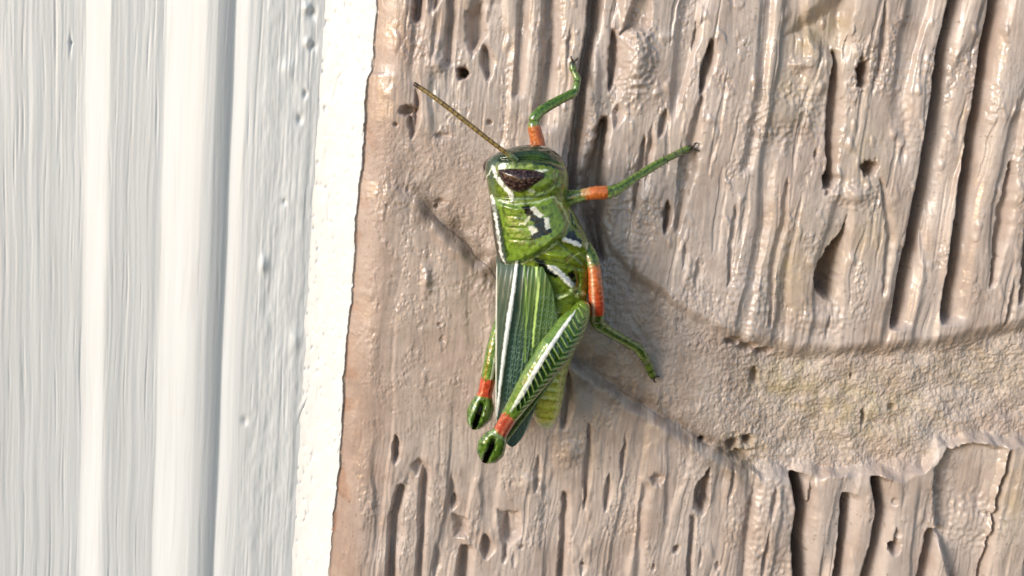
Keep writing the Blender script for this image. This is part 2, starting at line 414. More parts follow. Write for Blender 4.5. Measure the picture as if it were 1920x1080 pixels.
wall = empty('brick_wall', (0, 0, float(z_ax[0])), 'tan painted brick wall with deep vertical grooves and smeared mortar beside white trim', 'wall')
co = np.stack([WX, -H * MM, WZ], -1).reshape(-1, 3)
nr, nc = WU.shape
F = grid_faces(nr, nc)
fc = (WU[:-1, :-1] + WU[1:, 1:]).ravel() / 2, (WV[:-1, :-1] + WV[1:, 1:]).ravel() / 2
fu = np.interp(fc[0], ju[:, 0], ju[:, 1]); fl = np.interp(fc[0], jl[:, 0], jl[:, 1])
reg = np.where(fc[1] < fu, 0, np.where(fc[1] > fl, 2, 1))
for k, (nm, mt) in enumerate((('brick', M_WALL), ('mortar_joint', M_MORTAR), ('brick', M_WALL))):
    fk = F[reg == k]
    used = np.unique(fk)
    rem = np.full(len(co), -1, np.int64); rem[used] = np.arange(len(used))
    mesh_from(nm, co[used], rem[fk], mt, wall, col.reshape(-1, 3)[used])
def wall_h(u, v):
    p = P(u, v, 0.0)
    j = int(np.argmin(np.abs(x_ax - p[0]))); i = int(np.argmin(np.abs(z_ax - p[2])))
    return float(Hs[max(i - 4, 0):i + 5, max(j - 4, 0):j + 5].max())

# ================================================================== the white trim
PROF = np.array([(-1700, -10.6), (0, -10.5), (156, -10.5), (163, -10.25), (193, -8.1), (200, -7.9), (301, -7.9), (308, -7.6), (340, -5.5), (356, -4.85),
                 (372, -4.55), (390, -4.5), (404, -4.7), (414, -4.95), (421, -5.2), (424, -5.25), (427, -5.1), (436, -4.6), (446, -4.32), (470, -4.2),
                 (560, -4.2), (600, -4.4), (650, -4.6), (760, -4.6)], float)
tu = np.concatenate([np.arange(-1700, -20, 8.0), np.arange(-20, 760, 1.5)])
tz = axis(-(2300 - 540) * PXM, -(1160 - 540) * PXM, 600 * PXM, 1800 * PXM, 3.2 * PXM, 14 * PXM)
th = np.interp(tu, PROF[:, 0], PROF[:, 1])
k = np.exp(-np.linspace(-2, 2, 7) ** 2); k /= k.sum()
th[3:-3] = np.convolve(th, k, 'valid')
tp = P(tu, 540.0, th)
TU, TZ = np.meshgrid(tu, tz); TZp = 540 - TZ / PXM
wave = 2.5 * gnoise(TZp / 300, 0.3, 90)
TH = np.interp((TU + wave).ravel(), tu, th).reshape(TU.shape)
flat = 1 - 0.6 * sstep(300, 330, TU) * (1 - sstep(425, 450, TU))
tw = TU + 5 * gnoise(TU / 60, TZp / 260, 91)
TH = TH + flat * (0.045 * fbm(tw / 24, TZp / 900, 92, 2) + 0.024 * fbm(tw / 8, TZp / 500, 93, 2, 0.6) + 0.010 * fbm(tw / 3.5, TZp / 200, 94, 2))
TH += flat * 0.05 * np.minimum(0, -np.maximum(0, fbm(tw / 6, TZp / 240, 95, 2) - 0.45)) * 3
rough_r = sstep(455, 490, TU)
TH += rough_r * (0.07 * fbm(TU / 22, TZp / 90, 96, 3) + 0.016 * fbm(TU / 7, TZp / 24, 97, 2))
TH += 0.006 * fbm(TU / 4, TZp / 9, 98, 2)
def tpit(a, b, ra, rb, d, sl=0.0):
    global TH
    x = TU - a - sl * (TZp - b)
    TH = TH - d * np.exp(-((x / ra) ** 2 + ((TZp - b) / rb) ** 2))
for t in ((556, 72, 7, 12, .45), (549, 66, 7, 8, -.4), (560, 132, 6, 8, .35), (552, 128, 6, 8, -.35), (553, 222, 4, 7, .35), (545, 270, 5, 9, .4), (525, 430, 4, 5, .3), (492, 556, 6, 16, -.4),
          (128, 172, 3, 3, .3), (372, 58, 3, 3, .3), (128, 175, 2, 20, .2), (520, 180, 10, 16, -.25), (500, 640, 8, 30, .2), (470, 880, 6, 10, .25), (560, 705, 9, 18, -.3)):
    tpit(*t)
tpit(600, 815, 5, 36, .7, -0.42); tpit(592, 812, 6, 30, -.35, -0.42)
tco = np.stack([np.broadcast_to(tp[:, 0], TU.shape), -TH * MM, TZ], -1)
tco[:, 0, 1] = tco[:, -1, 1] = 0.03; tco[0, :, 1] = tco[-1, :, 1] = 0.03
tcol = np.empty(TU.shape + (3,)); tcol[:] = lin((214, 218, 221))
g = sstep(0.25, 0.7, fbm(tw / 7, TZp / 260, 99, 2)) * 0.35
tcol[:] = tcol * (1 - g[..., None]) + lin((197, 199, 200)) * g[..., None]
trim = empty('door_casing', (float(tp[0, 0]), 0.03, float(tz[0])), 'white painted wooden casing with stepped vertical moulding and brush marks', 'trim')
mesh_from('moulding', tco, grid_faces(*TU.shape), M_TRIM, trim, tcol)

# caulk fillet from the casing up onto the brick
cz = tz
cs = np.concatenate([np.linspace(0, 0.9, 46), np.linspace(0.91, 1.0, 16)])
CS, CZ = np.meshgrid(cs, cz)
x_left = P(np.array(572.0), np.array(540.0), np.array(-4.3))[0]
# right end: point on the brick edge at that z
hl = -1.05
xr = np.empty(len(cz))
for i, z in enumerate(cz):
    x_ = -0.016
    for _ in range(8):
        u_, v_ = to_px(x_, z, -hl * MM)
        x_ += (float(edge_u(v_)) - u_) * PXM
    xr[i] = x_
k_ = np.hanning(63); k_ /= k_.sum()
xs_ = np.convolve(np.pad(xr, 31, mode='edge'), k_, 'valid')
CX = x_left + (xs_[:, None] - x_left) * CS + (xr - xs_)[:, None] * CS ** 10
CT = 540 - CZ / PXM
CU = CX / PXM
CH = -4.35 + 3.3 * np.clip(CS / 0.97, 0, 1) ** 1.4
CH += sstep(0.05, 0.3, CS) * (0.12 * fbm(CU / 30, CT / 90, 101, 2) + 0.02 * fbm(CU / 8, CT / 24, 102, 2)) * (1 - 0.5 * CS)
CH -= sstep(0.98, 1.0, CS) ** 2 * 0.8
CH -= 0.35 * np.maximum(fbm(CU / 9, CT / 16, 103, 2) - 0.45, 0) + 0.10 * np.exp(-((CS - 0.35 - 0.12 * gnoise(CT / 90, 0.7, 104)) / 0.02) ** 2) * sstep(0.0, 0.4, gnoise(CT / 60, 4.1, 105))
CH -= np.where(cs > 0.99999, 1.5, 0)[None, :]
cco = np.stack([CX, -CH * MM, CZ], -1)
ccol = np.empty(CS.shape + (3,)); ccol[:] = lin((230, 231, 230))
mesh_from('caulk_bead', cco, grid_faces(*CS.shape), M_CAULK, trim, ccol)

# ================================================================== the grasshopper
hop = empty('grasshopper', tuple(P(1030.0, 560.0, 0.3)), 'green grasshopper with orange leg bands and striped wings clinging to the tan brick wall', 'grasshopper')

class Paint:
    def __init__(self, U, V, base, jit=0.9, js=8.0):
        self.U, self.V = U, V
        self.c = np.empty(U.shape + (3,)); self.c[:] = lin(base)
        self.ju = U + jit * fbm(U / js, V / js, 201, 2); self.jv = V + jit * fbm(U / js, V / js, 202, 2)
    def mix(self, rgb, k):
        k = np.clip(k, 0, 1)[..., None]
        self.c = self.c * (1 - k) + lin(rgb) * k
    def poly(self, rgb, pts, soft=1.5, op=1.0):
        self.mix(rgb, op * (1 - sstep(-soft, soft, poly_sd(self.ju, self.jv, pts))))
    def line(self, rgb, pts, w0, w1=None, soft=1.2, op=1.0, taper=False):
        d, t = seg_dist(self.ju, self.jv, pts)
        w = w0 + ((w1 if w1 is not None else w0) - w0) * t
        if taper: w = w * np.sqrt(np.clip(np.minimum(t, 1 - t) * 6, 0.02, 1))
        self.mix(rgb, op * (1 - sstep(w / 2 - soft, w / 2 + soft, d)))

def se(x, n):
    return np.sign(x) * np.abs(x) ** (2.0 / n)

# ---------------------------------------------------------------- body: head, thorax and abdomen as one surface
OUT = np.array([  # v, left, right, centre height, half thickness
 (270.5, 1000, 1002, 4.6, 0.2), (272, 978, 1016, 4.6, 0.9), (276, 957, 1028, 4.6, 1.6), (283, 938, 1040, 4.6, 2.2), (292, 921, 1050, 4.6, 2.7),
 (303, 911, 1058, 4.6, 3.0), (316, 909, 1063, 4.6, 3.2), (330, 911, 1066, 4.7, 3.3), (350, 914, 1066, 4.7, 3.35), (366, 917, 1064, 4.7, 3.3), (380, 918, 1066, 4.7, 3.3),
 (400, 920, 1078, 4.6, 3.3), (430, 923, 1094, 4.6, 3.3), (460, 928, 1108, 4.6, 3.3), (490, 934, 1114, 4.5, 3.2), (520, 944, 1112, 4.4, 3.0),
 (550, 950, 1108, 4.3, 3.0), (600, 956, 1098, 4.3, 2.9), (650, 964, 1082, 4.4, 2.8), (690, 972, 1066, 4.4, 2.7), (720, 980, 1060, 4.5, 2.6), (750, 989, 1056, 4.5, 2.4),
 (775, 997, 1050, 4.5, 1.9), (790, 1004, 1043, 4.5, 1.4), (799, 1011, 1037, 4.5, 0.9), (804, 1018, 1032, 4.5, 0.4), (806, 1024, 1027, 4.5, 0.1)])
bv = np.concatenate([np.linspace(270.5, 300, 40), np.arange(301, 785, 1.25), np.linspace(786, 806, 24)])
nth = 260
th_ = np.linspace(0, 2 * np.pi, nth, endpoint=False)
def sm(a, n=9):
    k = np.hanning(n + 2)[1:-1]; k /= k.sum()
    p = np.pad(a, n // 2, mode='edge')
    return np.convolve(p, k, 'valid')
Lr, Rr, Hc, Bb = (np.interp(bv, OUT[:, 0], OUT[:, i]) for i in (1, 2, 3, 4))
for a in (Lr, Rr, Hc, Bb):
    a[45:-26] = sm(a)[45:-26]
cx, aw = (Lr + Rr) / 2, (Rr - Lr) / 2
C_, S_ = se(np.cos(th_), 2.3), se(np.sin(th_), 2.3)
BU = cx[:, None] + aw[:, None] * C_[None, :]
BV = np.repeat(bv[:, None], nth, 1)
front = np.clip(S_, 0, 1)[None, :] ** 0.5
BH = Hc[:, None] + Bb[:, None] * S_[None, :]
PRON = [(905, 366), (940, 378), (967, 384), (1010, 379), (1038, 370), (1050, 382), (1060, 397), (1067, 418), (1060, 440), (1045, 453), (1027, 468),
        (1000, 483), (975, 495), (947, 498), (915, 494), (905, 420)]
sdp = poly_sd(BU, BV, PRON)
D = (0.30 + 0.75 * np.clip((BV - 375) / 120.0, 0, 1)) * (1 - sstep(-9, 1, sdp))
for vv in (403, 424, 447):                                  # transverse furrows of the pronotum
    D -= 0.03 * np.exp(-((BV - vv - 4 * np.sin((BU - 940) / 30)) / 2.0) ** 2) * (sdp < -4) * sstep(944, 956, BU) * (1 - sstep(985, 1000, BU))
D -= 0.30 * np.exp(-((BV - 372 + 0.0016 * (BU - 985) ** 2 * 0.4) / 3.5) ** 2) * sstep(0, 6, sdp)   # neck
CHEEK = [(930, 325), (955, 350), (985, 362), (1020, 358), (1044, 340), (1040, 320), (1020, 312)]
D += 0.22 * (1 - sstep(-10, 3, poly_sd(BU, BV, CHEEK)))
d_, _ = seg_dist(BU, BV, [(1042, 322), (1046, 340), (1030, 355), (1005, 364)]); D -= 0.18 * np.exp(-(d_ / 2.2) ** 2)
d_, _ = seg_dist(BU, BV, [(940, 300), (1000, 296), (1030, 302), (1056, 312)]); D -= 0.22 * np.exp(-(d_ / 3.0) ** 2)
d_, _ = seg_dist(BU, BV, [(960, 287), (1000, 282), (1030, 288)]); D += 0.20 * np.exp(-(d_ / 4.0) ** 2)
BUL = [(1018, 474), (1040, 470), (1070, 473), (1074, 482), (1060, 492), (1030, 488)]
D += 0.42 * (1 - sstep(-9, 2, poly_sd(BU, BV, BUL)))
for pts, d0, w in (([(1047, 452), (1078, 478), (1100, 500)], -0.22, 2.5), ([(1005, 486), (1060, 497), (1100, 505)], -0.3, 3.0), ([(1082, 505), (1086, 530), (1080, 552)], -0.25, 3.0),
                   ([(1030, 500), (1050, 515), (1078, 542)], 0.22, 5.0), ([(1055, 447), (1090, 462)], 0.2, 5.0), ([(1045, 560), (1070, 553), (1105, 548)], 0.25, 3.5),
                   ([(1068, 400), (1076, 424), (1090, 436)], -0.3, 3.0), ([(1080, 415), (1088, 445), (1100, 470)], 0.3, 6.0)):
    d_, _ = seg_dist(BU, BV, pts); D += d0 * np.exp(-(d_ / w) ** 2)
seg = (BV - 690 - 0.15 * (BU - 1020)) / 17.0
D += sstep(560, 620, BV) * (1 - sstep(795, 803, BV)) * 0.16 * (np.abs((seg % 1.0) - 0.5) * -2 + 0.6)
D += 0.022 * fbm(BU / 7, BV / 9, 210, 2)
BH2 = BH + D * front
bc = Paint(BU, BV, (122, 142, 46), 2.0, 7.0)
bc.mix((122, 138, 30), sstep(1035, 1075, BU + 0.0 * BV) * sstep(330, 380, BV) * 0.9)
bc.mix((18, 42, 26), (1 - sstep(300, 312, BV + 0.02 * (BU - 980))) * 0.95)                    # dark crown of the head
bc.mix((66, 98, 30), np.exp(-(((BU - 1000) / 30) ** 2 + ((BV - 294) / 7) ** 2)) * 0.7)
bc.mix((36, 66, 48), (1 - sstep(922, 938, BU)) * (1 - sstep(305, 370, BV) * 0.5))
bc.mix((128, 156, 54), 0.85 * (1 - sstep(-8, 6, poly_sd(BU, BV, CHEEK))))
bc.mix((48, 76, 30), 0.45 * sstep(0.2, 0.6, fbm(BU / 11, BV / 9, 211, 3)) * sstep(1000, 1050, BU) * (BV < 380))
bc.line((156, 178, 90), [(955, 313), (985, 312), (1010, 308)], 5, 4)
bc.line((32, 52, 24), [(1000, 306), (1030, 309), (1056, 318)], 6, 6)
bc.line((225, 232, 205), [(999, 322), (1015, 321), (1028, 318)], 6, 5, taper=True)
bc.line((20, 22, 14), [(1003, 329), (1020, 332)], 6, 4)
bc.line((176, 196, 120), [(1040, 322), (1047, 337), (1035, 352), (1010, 362), (985, 366)], 2.6, 2.0, op=0.85)
bc.line((250, 250, 242), [(924, 312), (930, 330), (944, 349), (957, 361), (961, 374)], 6, 9)                 # pale stripe behind the eye
bc.line((232, 240, 220), [(926, 312), (910, 335)], 3, 2)
bc.line((225, 238, 205), [(990, 356), (1004, 360)], 6, 5, op=0.8, taper=True)
bc.line((196, 214, 180), [(936, 376), (967, 384), (1010, 379), (1040, 369)], 3.5, 3.0)
bc.line((140, 165, 140), [(960, 374), (1000, 370), (1025, 362)], 6, 4, op=0.6)
# pronotum
bc.poly((118, 150, 48), [p for p in PRON], 2, 0.8)
bc.poly((48, 72, 46), [(900, 372), (928, 376), (940, 420), (952, 496), (900, 500)], 3)
bc.line((20, 26, 18), [(921, 372), (925, 420), (933, 470), (944, 497)], 9, 9, op=0.9)
bc.line((20, 30, 22), [(934, 395), (941, 430), (949, 480)], 6, 8, op=0.6)
bc.line((244, 246, 240), [(922, 368), (927, 395), (932, 425), (936, 455), (941, 482), (950, 498)], 6.5, 4)
bc.line((205, 222, 170), [(948, 498), (975, 496), (1000, 484), (1027, 468), (1045, 453)], 3.2, 3.2)
bc.line((212, 224, 150), [(1038, 370), (1049, 381), (1060, 398), (1067, 418), (1064, 432)], 3.5, 3.0)
BLK = (8, 9, 8)
bc.mix((136, 162, 66), 0.4 * sstep(0.1, 0.6, fbm(BU / 9, BV / 9, 212, 3)) * (sdp < 0) * (BU > 985))
bc.mix((50, 72, 22), 0.65 * sstep(0.1, 0.6, fbm(BU / 10, BV / 16, 214, 3)))
bc.poly(BLK, [(979, 388), (992, 384), (1004, 400), (1022, 412), (1036, 437), (1020, 442), (998, 451), (993, 444), (1006, 430), (1003, 421), (990, 410)], 1.2)
bc.poly((236, 236, 220), [(993, 389), (1004, 387), (1011, 397), (1020, 404), (1013, 409), (1003, 403)], 1.0)
bc.poly((236, 236, 220), [(1019, 408), (1028, 407), (1032, 426), (1024, 431)], 1.0)
bc.poly((240, 240, 220), [(990, 425), (1001, 423), (1008, 434), (998, 441)], 1.0)
bc.line((236, 240, 200), [(974, 421), (985, 418), (992, 407)], 3.5, 5)
bc.line((40, 64, 22), [(955, 424), (985, 424)], 2, 2, op=0.8); bc.line((40, 64, 22), [(958, 447), (998, 449)], 2.2, 2.2, op=0.8); bc.line((40, 64, 22), [(960, 403), (980, 402)], 2, 2, op=0.6)
# thorax side
bc.poly((98, 122, 38), [(1047, 455), (1070, 400), (1112, 470), (1110, 560), (1040, 580), (1000, 500)], 3, 0.5)
bc.poly(BLK, [(1064, 436), (1076, 432), (1082, 444), (1091, 450), (1090, 460), (1074, 452), (1060, 448)], 1.5)
bc.line((236, 240, 232), [(1053, 447), (1070, 453), (1091, 461)], 9, 8, taper=True)
bc.poly((132, 158, 40), BUL, 2)
bc.line((188, 206, 110), [(1062, 493), (1076, 482), (1086, 474)], 4, 3)
bc.poly((16, 24, 16), [(1002, 484), (1016, 486), (1030, 500), (1050, 516), (1042, 522), (1022, 512), (1010, 500)], 2)
bc.poly(BLK, [(1063, 512), (1074, 506), (1082, 522), (1080, 538), (1070, 530)], 2)
bc.line((242, 244, 238), [(1027, 498), (1047, 510), (1062, 524), (1075, 540)], 12, 9, taper=True)
bc.line((214, 226, 160), [(1046, 561), (1066, 552)], 6, 4, taper=True); bc.line((214, 226, 170), [(1070, 545), (1082, 541)], 5, 4)
bc.line((206, 220, 150), [(1078, 555), (1100, 550)], 7, 6, taper=True)
bc.line((56, 84, 26), [(1070, 402), (1078, 426), (1088, 434)], 5, 4)
bc.line((222, 228, 190), [(1100, 458), (1110, 470)], 8, 8, op=0.8)
bc.mix((72, 92, 24), 0.7 * sstep(0.1, 0.5, fbm(BU / 12, BV / 12, 213, 3)) * sstep(1040, 1070, BU) * sstep(470, 500, BV) * (BV < 580))
# abdomen
ab = sstep(590, 660, BV)
bc.mix((216, 220, 104), ab)
bc.mix((172, 178, 58), ab * (0.5 - 0.5 * np.cos(2 * np.pi * seg)) ** 3 * 0.8)
bc.mix((206, 210, 96), ab * np.exp(-((seg % 1.0 - 0.12) / 0.08) ** 2) * 0.6)
bc.mix((120, 140, 40), ab * sstep(1036, 1058, BU) * 0.5)
bc.mix((206, 218, 170), sstep(788, 800, BV))
mesh_from('body', P(BU, BV, BH2), grid_faces(len(bv), nth, True), M_CUT, hop, bc.c)
def body_h(u, v):
    i = int(np.argmin(np.abs(bv - v))); k = np.clip((u - cx[i]) / aw[i], -1, 1)
    return Hc[i] + Bb[i] * (1 - abs(k) ** 2.3) ** (1 / 2.3)

# ---------------------------------------------------------------- eyes
def eye(poly, lift, hfun, name='eye'):
    poly = np.array(poly, float); c0 = poly.mean(0)
    nr_, na = 26, 72
    # resample the outline
    pp = np.vstack([poly, poly[:1]]); L = np.concatenate([[0], np.cumsum(np.hypot(*np.diff(pp, axis=0).T))])
    t = np.linspace(0, L[-1], na, endpoint=False)
    ou = np.interp(t, L, pp[:, 0]); ov = np.interp(t, L, pp[:, 1])
    for _ in range(2):
        ou = (np.roll(ou, 1) + 2 * ou + np.roll(ou, -1)) / 4; ov = (np.roll(ov, 1) + 2 * ov + np.roll(ov, -1)) / 4
    r = np.sin(np.linspace(0.02, 1, nr_) * np.pi / 2)
    U = c0[0] + (ou - c0[0]) * r[:, None]; V = c0[1] + (ov - c0[1]) * r[:, None]
    Hh = np.vectorize(hfun)(U, V) + lift * np.sqrt(np.clip(1 - r[:, None] ** 2, 0, 1)) + 0.05
    # sink a rim into the head
    U = np.vstack([U, U[-1:]]); V = np.vstack([V, V[-1:]]); Hh = np.vstack([Hh, Hh[-1:] - 0.8])
    pc = Paint(U, V, (44, 30, 28))
    pc.mix((34, 18, 16), 0.9 * (1 - sstep(322, 330, V)) if name == 'eye' else np.zeros_like(U))
    pc.mix((92, 72, 66), 0.6 * sstep(0.1, 0.5, fbm(U / 6, V / 5, 220, 3)))
    pc.mix((150, 120, 110), 0.6 * sstep(0.35, 0.6, fbm(U / 4, V / 4, 221, 3)))
    mesh_from('eye', P(U, V, Hh), grid_faces(nr_ + 1, na, True), M_EYE, hop, pc.c)
eye([(931, 318), (960, 316), (998, 318), (1023, 325), (1018, 335), (1002, 346), (988, 357), (970, 361), (953, 353), (940, 337)], 0.55, lambda u, v: body_h(u, v) + 0.1)
# far eye: bulges past the back of the head
ph, th2 = np.meshgrid(np.linspace(0, np.pi, 24), np.linspace(0, 2 * np.pi, 36, endpoint=False), indexing='ij')
EU = 917 + 11 * np.sin(ph) * np.cos(th2) + 4 * np.cos(ph); EV = 308 - 13 * np.cos(ph); EH = 4.0 + 0.9 * np.sin(ph) * np.sin(th2)
ec = Paint(EU, EV, (58, 36, 34)); ec.mix((110, 84, 74), 0.6 * sstep(0.1, 0.5, fbm(EU / 5, EV / 5, 222, 2)))
mesh_from('eye', P(EU, EV, EH), grid_faces(24, 36, True), M_EYE, hop, ec.c)

# ---------------------------------------------------------------- tubes
def tube(name, pts, mat, parent, base, paint=None, sides=28, step=1.6, flat=1.0, rough=0.0, seed=0, spines=None, cap=True):
    """pts: (u, v, h mm, radius px).  One surface, tapering, along a smoothed path."""
    p = np.array(pts, float)
    L = np.concatenate([[0], np.cumsum(np.hypot(p[1:, 0] - p[:-1, 0], p[1:, 1] - p[:-1, 1]) + 12 * np.abs(np.diff(p[:, 2])))])
    n = max(int(L[-1] / step), 8)
    t = np.linspace(0, L[-1], n)
    q = np.stack([np.interp(t, L, p[:, i]) for i in range(4)], 1)
    for i in range(4):
        w = 5
        e = np.pad(q[:, i], w, mode='reflect', reflect_type='odd')
        q[:, i] = np.convolve(e, np.hanning(2 * w + 3)[1:-1] / np.hanning(2 * w + 3)[1:-1].sum(), 'valid')
    X = P(q[:, 0], q[:, 1], q[:, 2])
    T = np.gradient(X, axis=0); T /= np.linalg.norm(T, axis=1)[:, None]
    nrm = np.array([0, -1.0, 0]) - T * (-T[:, 1])[:, None]
    ln = np.linalg.norm(nrm, axis=1)
    nrm = np.where(ln[:, None] < 0.2, np.cross(T, np.array([1.0, 0, 0])), nrm); nrm /= np.linalg.norm(nrm, axis=1)[:, None]
    bi = np.cross(T, nrm)
    sc = np.linalg.norm(X - CAM, axis=1) / F_PX
    rad = np.maximum(q[:, 3], 0.3) * sc
    if cap:
        e = np.minimum(np.arange(n), np.arange(n)[::-1]) * (t[1] - t[0])
        rr = np.maximum(q[:, 3], 0.3)
        rad = rad * np.sqrt(np.clip(1 - np.clip(1 - e / (0.8 * rr), 0, 1) ** 2, 0.004, 1))
    a = np.linspace(0, 2 * np.pi, sides, endpoint=False)
    rr = rad[:, None] * (1 + rough * fbm(t[:, None] / 5, np.cos(a)[None, :] * 1.5 + np.sin(a)[None, :], 230 + seed, 2))
    co = X[:, None, :] + rr[..., None] * (np.cos(a)[None, :, None] * bi[:, None, :] + flat * np.sin(a)[None, :, None] * nrm[:, None, :])
    Ug, Vg = to_px(co[..., 0], co[..., 2], co[..., 1])
    pc = Paint(Ug, Vg, base)
    tt = np.repeat((t / t[-1])[:, None], sides, 1); aa = np.repeat(a[None, :], n, 0)
    if paint: paint(pc, tt, aa)
    fs = grid_faces(n, sides, True)
    verts, faces, cols = co.reshape(-1, 3), fs, pc.c.reshape(-1, 3)
    if spines:
        for (ts, an, ln_, w_) in spines:
            i = int(ts * (n - 1)); b0 = X[i]; dr = math.cos(an) * bi[i] + math.sin(an) * nrm[i]
            dr = dr + 0.45 * T[i]; dr /= np.linalg.norm(dr)
            o1 = np.cross(dr, T[i]); o1 /= np.linalg.norm(o1); o2 = np.cross(dr, o1)
            ring = [b0 + dr * rad[i] * 0.5 + w_ * sc[i] * (math.cos(x) * o1 + math.sin(x) * o2) for x in np.linspace(0, 2 * np.pi, 6, endpoint=False)]
            tip = b0 + dr * (rad[i] + ln_ * sc[i])
            k0 = len(verts)
            verts = np.vstack([verts, ring, [tip]])
            cols = np.vstack([cols, np.tile(lin((90, 100, 40)), (6, 1)), lin((25, 22, 12))[None]])
            faces = np.vstack([faces, [(k0 + j, k0 + (j + 1) % 6, k0 + 6, k0 + 6) for j in range(6)]])
    return solid(name, verts, faces, mat, parent, cols)
def solid(name, verts, faces, mat, parent, cols):
    """faces may hold degenerate quads (triangles)"""
    faces = np.asarray(faces)
    tri = faces[:, 2] == faces[:, 3]
    me_f = [tuple(f[:3]) if k else tuple(f) for f, k in zip(faces.tolist(), tri)]
    if not tri.any():
        return mesh_from(name, verts, faces, mat, parent, cols)
    me = bpy.data.meshes.new(name)
    me.from_pydata([tuple(x) for x in verts], [], me_f)
    me.polygons.foreach_set('use_smooth', np.full(len(me.polygons), True))
    at = me.color_attributes.new('paint', 'FLOAT_COLOR', 'POINT')
    c4 = np.ones((len(verts), 4), np.float32); c4[:, :3] = cols
    at.data.foreach_set('color', c4.ravel())
    me.materials.append(mat)
    o = bpy.data.objects.new(name, me); COL.objects.link(o)
    o.parent = parent; o.matrix_parent_inverse = world_of(parent).inverted()
    return o

def band(c0, t0, t1, soft=0.015):
    return lambda pc, t, a: pc.mix(c0, sstep(t0 - soft, t0 + soft, t) * (1 - sstep(t1 - soft, t1 + soft, t)))
ORANGE, RED, GREEN = (204, 112, 56), (192, 84, 66), (110, 138, 56)
def leg_paint(pc, t, a):
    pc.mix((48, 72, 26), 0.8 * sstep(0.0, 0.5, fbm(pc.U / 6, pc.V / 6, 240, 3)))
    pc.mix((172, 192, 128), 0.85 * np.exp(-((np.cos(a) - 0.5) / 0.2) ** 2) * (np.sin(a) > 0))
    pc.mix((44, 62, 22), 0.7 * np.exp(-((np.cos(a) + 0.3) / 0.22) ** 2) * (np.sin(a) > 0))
def tarsus_paint(pc, t, a):
    pc.mix((64, 78, 30), 0.8 * (np.abs((t * 3.0) % 1.0 - 0.5) > 0.4))
    pc.mix((52, 44, 24), sstep(0.8, 0.95, t))

def claws(parent, u, v, h, du, dv, r=2.2, L=12):
    for s in (-1, 1):
        nu, nv = -dv * s, du * s
        tube('claw', [(u, v, h, r), (u + du * L * .4 + nu * L * .5, v + dv * L * .4 + nv * L * .5, h + 0.15, r * 0.9),
                      (u + du * L * .8 + nu * L * .7, v + dv * L * .8 + nv * L * .7, h - 0.1, r * 0.6), (u + du * L + nu * L * .45, v + dv * L + nv * L * .45, h - 0.35, r * 0.3)],
             M_CUT, parent, (46, 40, 22), sides=8, step=1.2)

SP = lambda n, a0, t0, t1, L=7: [(t0 + (t1 - t0) * i / (n - 1), a0 + 0.25 * (i % 2), L, 1.4) for i in range(n)]

# foreleg reaching right
def fore_r(pc, t, a):
    pc.mix((140, 164, 96), 0.6 * np.exp(-((t - 0.3) / 0.15) ** 2))
    leg_paint(pc, t, a)
    pc.mix(ORANGE, sstep(0.47, 0.53, t) * (1 - sstep(0.84, 0.87, t)))
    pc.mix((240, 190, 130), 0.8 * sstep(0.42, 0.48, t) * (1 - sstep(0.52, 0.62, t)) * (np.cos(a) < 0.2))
hw = wall_h(1296, 276)
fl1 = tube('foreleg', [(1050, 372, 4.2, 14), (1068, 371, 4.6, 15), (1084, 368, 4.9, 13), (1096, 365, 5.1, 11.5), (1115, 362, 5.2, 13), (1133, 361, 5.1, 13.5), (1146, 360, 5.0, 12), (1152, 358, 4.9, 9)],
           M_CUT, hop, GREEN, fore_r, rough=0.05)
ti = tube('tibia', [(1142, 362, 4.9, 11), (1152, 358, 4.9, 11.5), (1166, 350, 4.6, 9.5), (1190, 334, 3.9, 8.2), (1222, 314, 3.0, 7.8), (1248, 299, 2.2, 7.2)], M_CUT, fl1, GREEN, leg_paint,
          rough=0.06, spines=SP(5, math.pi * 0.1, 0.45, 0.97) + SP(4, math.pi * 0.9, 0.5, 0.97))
ta = tube('tarsus', [(1246, 300, 2.2, 6.5), (1262, 292, 1.6, 6.2), (1276, 285, hw + 0.9, 6.6), (1290, 279, hw + 0.5, 6.0), (1299, 276, hw + 0.5, 6.5)], M_CUT, fl1, (112, 134, 60), tarsus_paint, rough=0.12)
claws(fl1, 1299, 276, hw + 0.55, 0.93, -0.1)
# far foreleg, reaching up past the head
def fore_l(pc, t, a):
    leg_paint(pc, t, a)
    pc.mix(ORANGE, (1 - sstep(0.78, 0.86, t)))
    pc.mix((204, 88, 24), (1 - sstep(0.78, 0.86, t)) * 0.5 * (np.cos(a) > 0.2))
hw = wall_h(1076, 116)
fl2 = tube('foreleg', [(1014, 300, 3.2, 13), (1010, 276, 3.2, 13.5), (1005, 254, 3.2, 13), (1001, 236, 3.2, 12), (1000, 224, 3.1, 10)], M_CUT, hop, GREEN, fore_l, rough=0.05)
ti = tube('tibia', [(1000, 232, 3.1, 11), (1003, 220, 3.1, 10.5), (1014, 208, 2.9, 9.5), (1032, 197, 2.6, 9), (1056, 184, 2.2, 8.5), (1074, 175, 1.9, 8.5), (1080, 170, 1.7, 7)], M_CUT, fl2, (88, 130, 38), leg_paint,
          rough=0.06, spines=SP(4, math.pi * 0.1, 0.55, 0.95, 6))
ta = tube('tarsus', [(1078, 175, 1.8, 6.5), (1081, 160, 1.6, 6.2), (1083, 148, hw + 0.9, 6.8), (1078, 138, hw + 0.8, 5.5), (1073, 126, hw + 0.6, 6.2), (1074, 114, hw + 0.5, 5)], M_CUT, fl2, (108, 138, 62), tarsus_paint, rough=0.12)
claws(fl2, 1075, 115, hw + 0.55, 0.25, -0.95, 2.0, 10)
